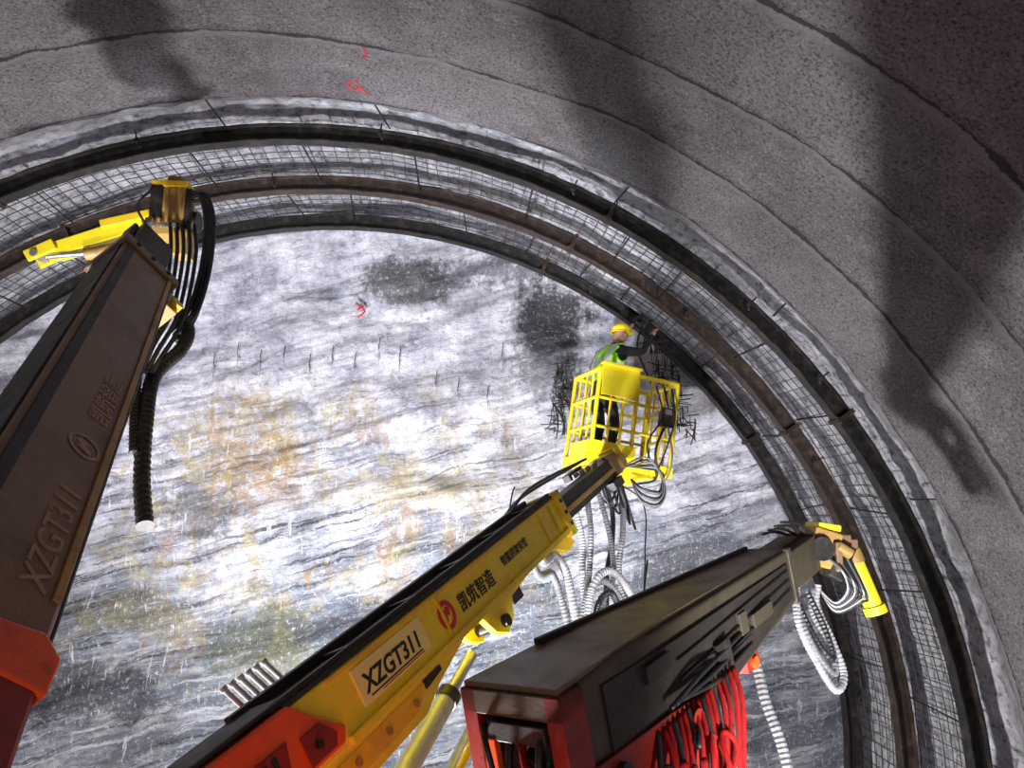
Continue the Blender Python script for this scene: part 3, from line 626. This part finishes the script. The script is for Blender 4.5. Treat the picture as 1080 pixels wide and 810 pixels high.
mb.box(c+V((.12,-.08,-.1)),(.12,.16,.28),'blacksteel',Matrix.Rotation(.5,3,'Y')); mb.cyl(c+V((.08,-.16,.02)),c+V((.18,-.16,-.04)),.045,'gold'); mb.box(c+V((-.18,-.05,.0)),(.22,.22,.22),'taupe')
mb.box(c+V((.18,.0,.03)),(.12,.18,.14),'tan'); mb.box(c+V((.08,-.17,-.06)),(.05,.05,.22),'tan'); mb.obj('boom_head',b3,world=True,bevel=.01)
mb=MB(); p0=V((4.60,5.70,4.30)); p1=V((4.70,5.66,3.98)); d=(p1-p0).normalized()
mb.cyl(p0,p1,.068,'yellow_clean',18); mb.cyl(p1,p1+d*.06,.085,'yellow_clean',18); mb.cyl(p0-d*.10,p0,.08,'gold'); mb.box(p0-d*.14+V((-.05,0,0)),(.20,.14,.10),'tan'); mb.beam(p0+V((-.09,0,0)),p1+V((-.09,0,.05)),.03,.04,'yellow'); mb.obj('gripper_cylinder',b3,world=True,bevel=.005)
mb=MB()
for k in range(4): mb.tube([(4.02+.06*k,5.55,4.52),(3.86+.06*k,5.45,4.55+.02*k),(3.72+.05*k,5.35,4.53+.03*k)],.011,'blacksteel',6)
mb.obj('pipe_stub',b3,world=True)
mb=MB()
for k in range(8):
    e_=.025*k; mb.tube([(4.30+e_,5.55,4.36),(4.36+e_,5.45,4.26-e_),(4.42+e_*.6,5.5,4.12-e_*.5),(4.34,5.55,4.02-e_*.4),(4.24,5.6,4.12)],.011,'black' if k%3 else 'silver',6)
mb.obj('hydraulic_hose',b3,world=True)
hose(b3,[(4.00,5.45,4.18),(3.93,5.3,3.92),(4.04,5.3,3.66),(4.17,5.3,3.46),(4.29,5.4,3.54),(4.27,5.5,3.76),(4.22,5.6,3.99),(4.24,5.6,4.15)],.022)
hose(b3,[(3.96,5.45,4.15),(3.98,5.3,3.86),(4.08,5.3,3.66),(4.20,5.35,3.56),(4.24,5.45,3.72),(4.18,5.6,3.95),(4.2,5.6,4.12)],.019,'hosegrey')
hose(b3,[(3.98,5.5,4.2),(4.00,5.35,3.95),(4.12,5.35,3.72),(4.22,5.4,3.66),(4.22,5.5,3.85),(4.15,5.6,4.1)],.018,'black')
hose(b3,[(3.26,4.65,3.95),(3.32,4.6,3.79),(3.33,4.5,3.59),(3.36,4.4,3.41),(3.37,4.3,3.2),(3.36,4.2,2.9)],.027,'hosegrey')
# ---------------------------------------------------------------- worker
def worker():
    F=V((3.20,8.52,5.23)); f=V((.85,.53,0)).normalized(); r=f.cross(V((0,0,1)))
    sc=.965; LN=.26
    def L(a,b,c): return F+(r*a+f*(b+LN*max(0,c-.9))+V((0,0,c)))*sc
    J=[];E=[]
    def j(a,b,c,rad,par=None):
        J.append((L(a,b,c),rad)); i=len(J)-1
        if par is not None:E.append((par,i))
        return i
    pel=j(0,-.04,.93,.135); wa=j(0,-.02,1.08,.125,pel); ch=j(0,.04,1.26,.15,wa); uc=j(0,.07,1.40,.12,ch); nk=j(0,.10,1.49,.055,uc); h1=j(0,.13,1.57,.078,nk); h2=j(0,.145,1.66,.092,h1); h3=j(0,.14,1.73,.07,h2)
    for s in (-1,1):
        hp=j(s*.10,-.03,.86,.095,pel); a=j(s*.12,.03,.68,.085,hp); k=j(s*.13,.08,.49,.062,a); b=j(s*.13,.03,.32,.058,k); an=j(s*.13,-.01,.10,.042,b); j(s*.15,.13,.045,.038,an)
        sh=j(s*.18,.07,1.39,.072,uc)
        if s<0: el=j(-.25,.28,1.52,.050,sh); wr=j(-.20,.40,1.74,.030,el); ha=j(-.19,.43,1.82,.034,wr); dv=(.0,.04,.07); pos=(-.19,.43,1.82)
        else: el=j(.29,.30,1.38,.050,sh); wr=j(.22,.46,1.60,.030,el); ha=j(.20,.51,1.68,.034,wr); dv=(-.01,.04,.07); pos=(.20,.51,1.68)
        for q in range(4):
            o=(q-1.5)*.022; ln=[.8,.95,1.,.85][q]
            a1=j(pos[0]+o,pos[1]+dv[1]*.8*ln,pos[2]+dv[2]*.8*ln,.010,ha); a2=j(pos[0]+o,pos[1]+dv[1]*1.7*ln,pos[2]+dv[2]*.9*ln+.005,.008,a1)
        t1=j(pos[0]-s*.045,pos[1]+.01,pos[2]+.01,.011,ha); t2=j(pos[0]-s*.055,pos[1]+.04,pos[2]+.03,.009,t1)
    me=bpy.data.meshes.new('person'); me.from_pydata([tuple(p) for p,_ in J],E,[])
    o=bpy.data.objects.new('person_tmp',me); COL.objects.link(o)
    o.modifiers.new('Skin','SKIN'); 
    sv=me.skin_vertices[0].data
    for i,(p,rad) in enumerate(J): sv[i].radius=(rad,rad); sv[i].use_root=(i==0)
    s_=o.modifiers.new('Sub','SUBSURF'); s_.levels=2; s_.render_levels=2
    dg=bpy.context.evaluated_depsgraph_get(); dg.update()
    m2=bpy.data.meshes.new_from_object(o.evaluated_get(dg)); bpy.data.objects.remove(o)
    m2.name='person'
    for k in ('navy','skin','boot'): m2.materials.append(M[k])
    hands=[L(-.19,.46,1.87),L(.20,.54,1.73)]
    def inv(p):
        q=(p-F)/sc; c=q.z; return (q.dot(r),q.dot(f)-LN*max(0,c-.9),c)
    vest=[]
    for p in m2.polygons:
        p.use_smooth=True; a,b,c=inv(p.center); k=0
        if c>1.52 and abs(a)<.15 and b<.27: k=1
        if min((p.center-h).length for h in hands)<.11: k=1
        if c<.22: k=2
        p.material_index=k
        if 1.02<c<1.47 and abs(a)<.175 and b<.25: vest.append(p.index)
    o=bpy.data.objects.new('person',m2); COL.objects.link(o)
    ROOT[o.name]=Matrix()
    top(o,'person in yellow helmet and green vest reaching up to a rib','person')
    vm={};vs=[];fs=[];mi=[]
    for pi in vest:
        p=m2.polygons[pi]; idx=[]
        for vi in p.vertices:
            if vi not in vm:
                v=m2.vertices[vi]; vm[vi]=len(vs); vs.append(v.co+v.normal*.014)
            idx.append(vm[vi])
        fs.append(idx); a,b,c=inv(p.center)
        mi.append(1 if (1.08<c<1.12 or 1.22<c<1.26 or (c>1.26 and .09<abs(a)<.125)) else 0)
    vme=bpy.data.meshes.new('safety_vest'); vme.from_pydata([tuple(v) for v in vs],[],fs); vme.materials.append(M['hivis']); vme.materials.append(M['reflect'])
    vme.polygons.foreach_set('material_index',mi); vme.polygons.foreach_set('use_smooth',[True]*len(fs)); vme.update()
    vo=bpy.data.objects.new('safety_vest',vme); COL.objects.link(vo); vo.parent=o; so=vo.modifiers.new('S','SOLIDIFY'); so.thickness=.008; so.offset=1
    vo['label']='green high-visibility vest with silver stripes'
    mb=MB(); hcn=L(0,.145,1.69); vs=[];fs=[]; n=24;mm=8
    for i in range(mm+1):
        ph=math.pi/2*i/mm
        for k in range(n):
            t=2*math.pi*k/n; rr=math.cos(ph)
            vs.append(hcn+r*(.112*rr*math.cos(t))+f*(.132*rr*math.sin(t))+V((0,0,.115*math.sin(ph))))
    for i in range(mm):
        for k in range(n): fs.append((i*n+k,i*n+(k+1)%n,(i+1)*n+(k+1)%n,(i+1)*n+k))
    mb.add(vs,fs,'yellow_clean',True)
    vs=[];fs=[]
    for k in range(n):
        t=2*math.pi*k/n; w=1.10+.30*max(0,math.sin(t))**2
        for q,z in ((1.,.0),(w,-.012),(w,-.018),(.97,-.01)): vs.append(hcn+r*(.112*q*math.cos(t))+f*(.132*q*math.sin(t))+V((0,0,z)))
    for k in range(n):
        for q in range(4): fs.append((k*4+q,((k+1)%n)*4+q,((k+1)%n)*4+(q+1)%4,k*4+(q+1)%4))
    mb.add(vs,fs,'yellow_clean',True)
    mb.tube([hcn-f*.125+V((0,0,.03)),hcn+V((0,0,.122)),hcn+f*.125+V((0,0,.03))],.012,'yellow_clean',8,step=.02)
    mb.obj('safety_helmet',o)
    mb=MB(); hc=L(0,.145,1.63)
    mb.cyl(hc+f*.085+V((0,0,.02)),hc+f*.115-V((0,0,.015)),.010,'skin',8,r1=.017)
    for s in (-1,1):
        mb.cyl(hc+f*.078+r*(s*.033)+V((0,0,.018)),hc+f*.092+r*(s*.033)+V((0,0,.018)),.012,'boot',8)
        mb.cyl(hc+r*(s*.085)+V((0,0,.0)),hc+r*(s*.102)+V((0,0,.005)),.030,'skin',10,r1=.022)
    mb.beam(hc+f*.088-r*.025-V((0,0,.045)),hc+f*.088+r*.025-V((0,0,.045)),.01,.010,'letterred'); mb.obj('face_features',o)
    mb=MB(); mb.tube([L(-.2,-.02,1.45),L(-.12,-.16,1.2),L(.05,-.19,1.0)],.012,'reflect'); mb.obj('safety_strap',o)
worker()
mb=MB(); mb.tube([(-.12,-.3,-.10),(0,-.05,0),(.15,.15,.08)],.022,'blacksteel'); mb.box((0,0,.04),(.14,.10,.12),'blacksteel',Matrix.Rotation(.5,3,'Y')); mb.tube([(0,0,0),(-.1,-.1,-.35),(.05,-.15,-.8)],.012,'black')
o=mb.obj('power_wrench'); o.location=(3.83,8.98,7.04); top(o,'black power wrench held up against the arch rib','tool')
# ---------------------------------------------------------------- lights
def lamp(kind,name,loc,energy,color,size=.2,target=None,spot=None,blend=.4):
    l=bpy.data.lights.new(name,kind); l.energy=energy; l.color=color
    if kind=='AREA': l.size=size
    else: l.shadow_soft_size=size
    if kind=='SPOT': l.spot_size=math.radians(spot); l.spot_blend=blend
    o=bpy.data.objects.new(name,l); COL.objects.link(o); o.location=loc
    if target is not None: o.rotation_euler=(V(target)-V(loc)).to_track_quat('-Z','Y').to_euler()
    return o
lamp('POINT','work_light',(.35,4.35,-.0+.25),2300,(1.,.97,.98),.24)
lamp('SPOT','flood_light',(-.9,2.6,1.0),4700,(.88,.92,1.),.25,target=(.6,10,6.4),spot=72,blend=.8)
lamp('SPOT','flood_light.001',(3.6,1.2,2.2),2500,(.94,.95,1.),.25,target=(3.0,10,5.2),spot=54,blend=.8)
lamp('AREA','fill_light',(1.2,-1.5,3.2),30,(1.,.94,.95),1.5,target=(.5,8,5))
lamp('POINT','tint_light',(-3.8,1.5,2.2),70,(.80,.40,1.),.3)  # unseen lamp added to tint the left side purple
lamp('POINT','tint_light.001',(4.6,1.2,5.6),18,(1.,.10,.08),.2)  # unseen lamp added for a red glow in the upper right corner
lamp('POINT','tint_light.002',(1.45,2.7,2.75),26,(1.,.16,.04),.15)  # added below view to throw a red-orange glow on the boom bases
w=bpy.data.worlds.new('World'); SC.world=w; w.use_nodes=True; w.node_tree.nodes['Background'].inputs[0].default_value=(.05,.05,.06,1); w.node_tree.nodes['Background'].inputs[1].default_value=.3
# ---------------------------------------------------------------- camera
cd=bpy.data.cameras.new('Camera'); cd.lens=26; cd.sensor_width=36; cd.clip_start=.05
co=bpy.data.objects.new('Camera',cd); COL.objects.link(co); co.location=(1.483,0,4.713); co.rotation_euler=(math.pi/2+.168,0,-.076); SC.camera=co
SC.view_settings.view_transform='Standard'; SC.view_settings.look='None'; SC.view_settings.exposure=0
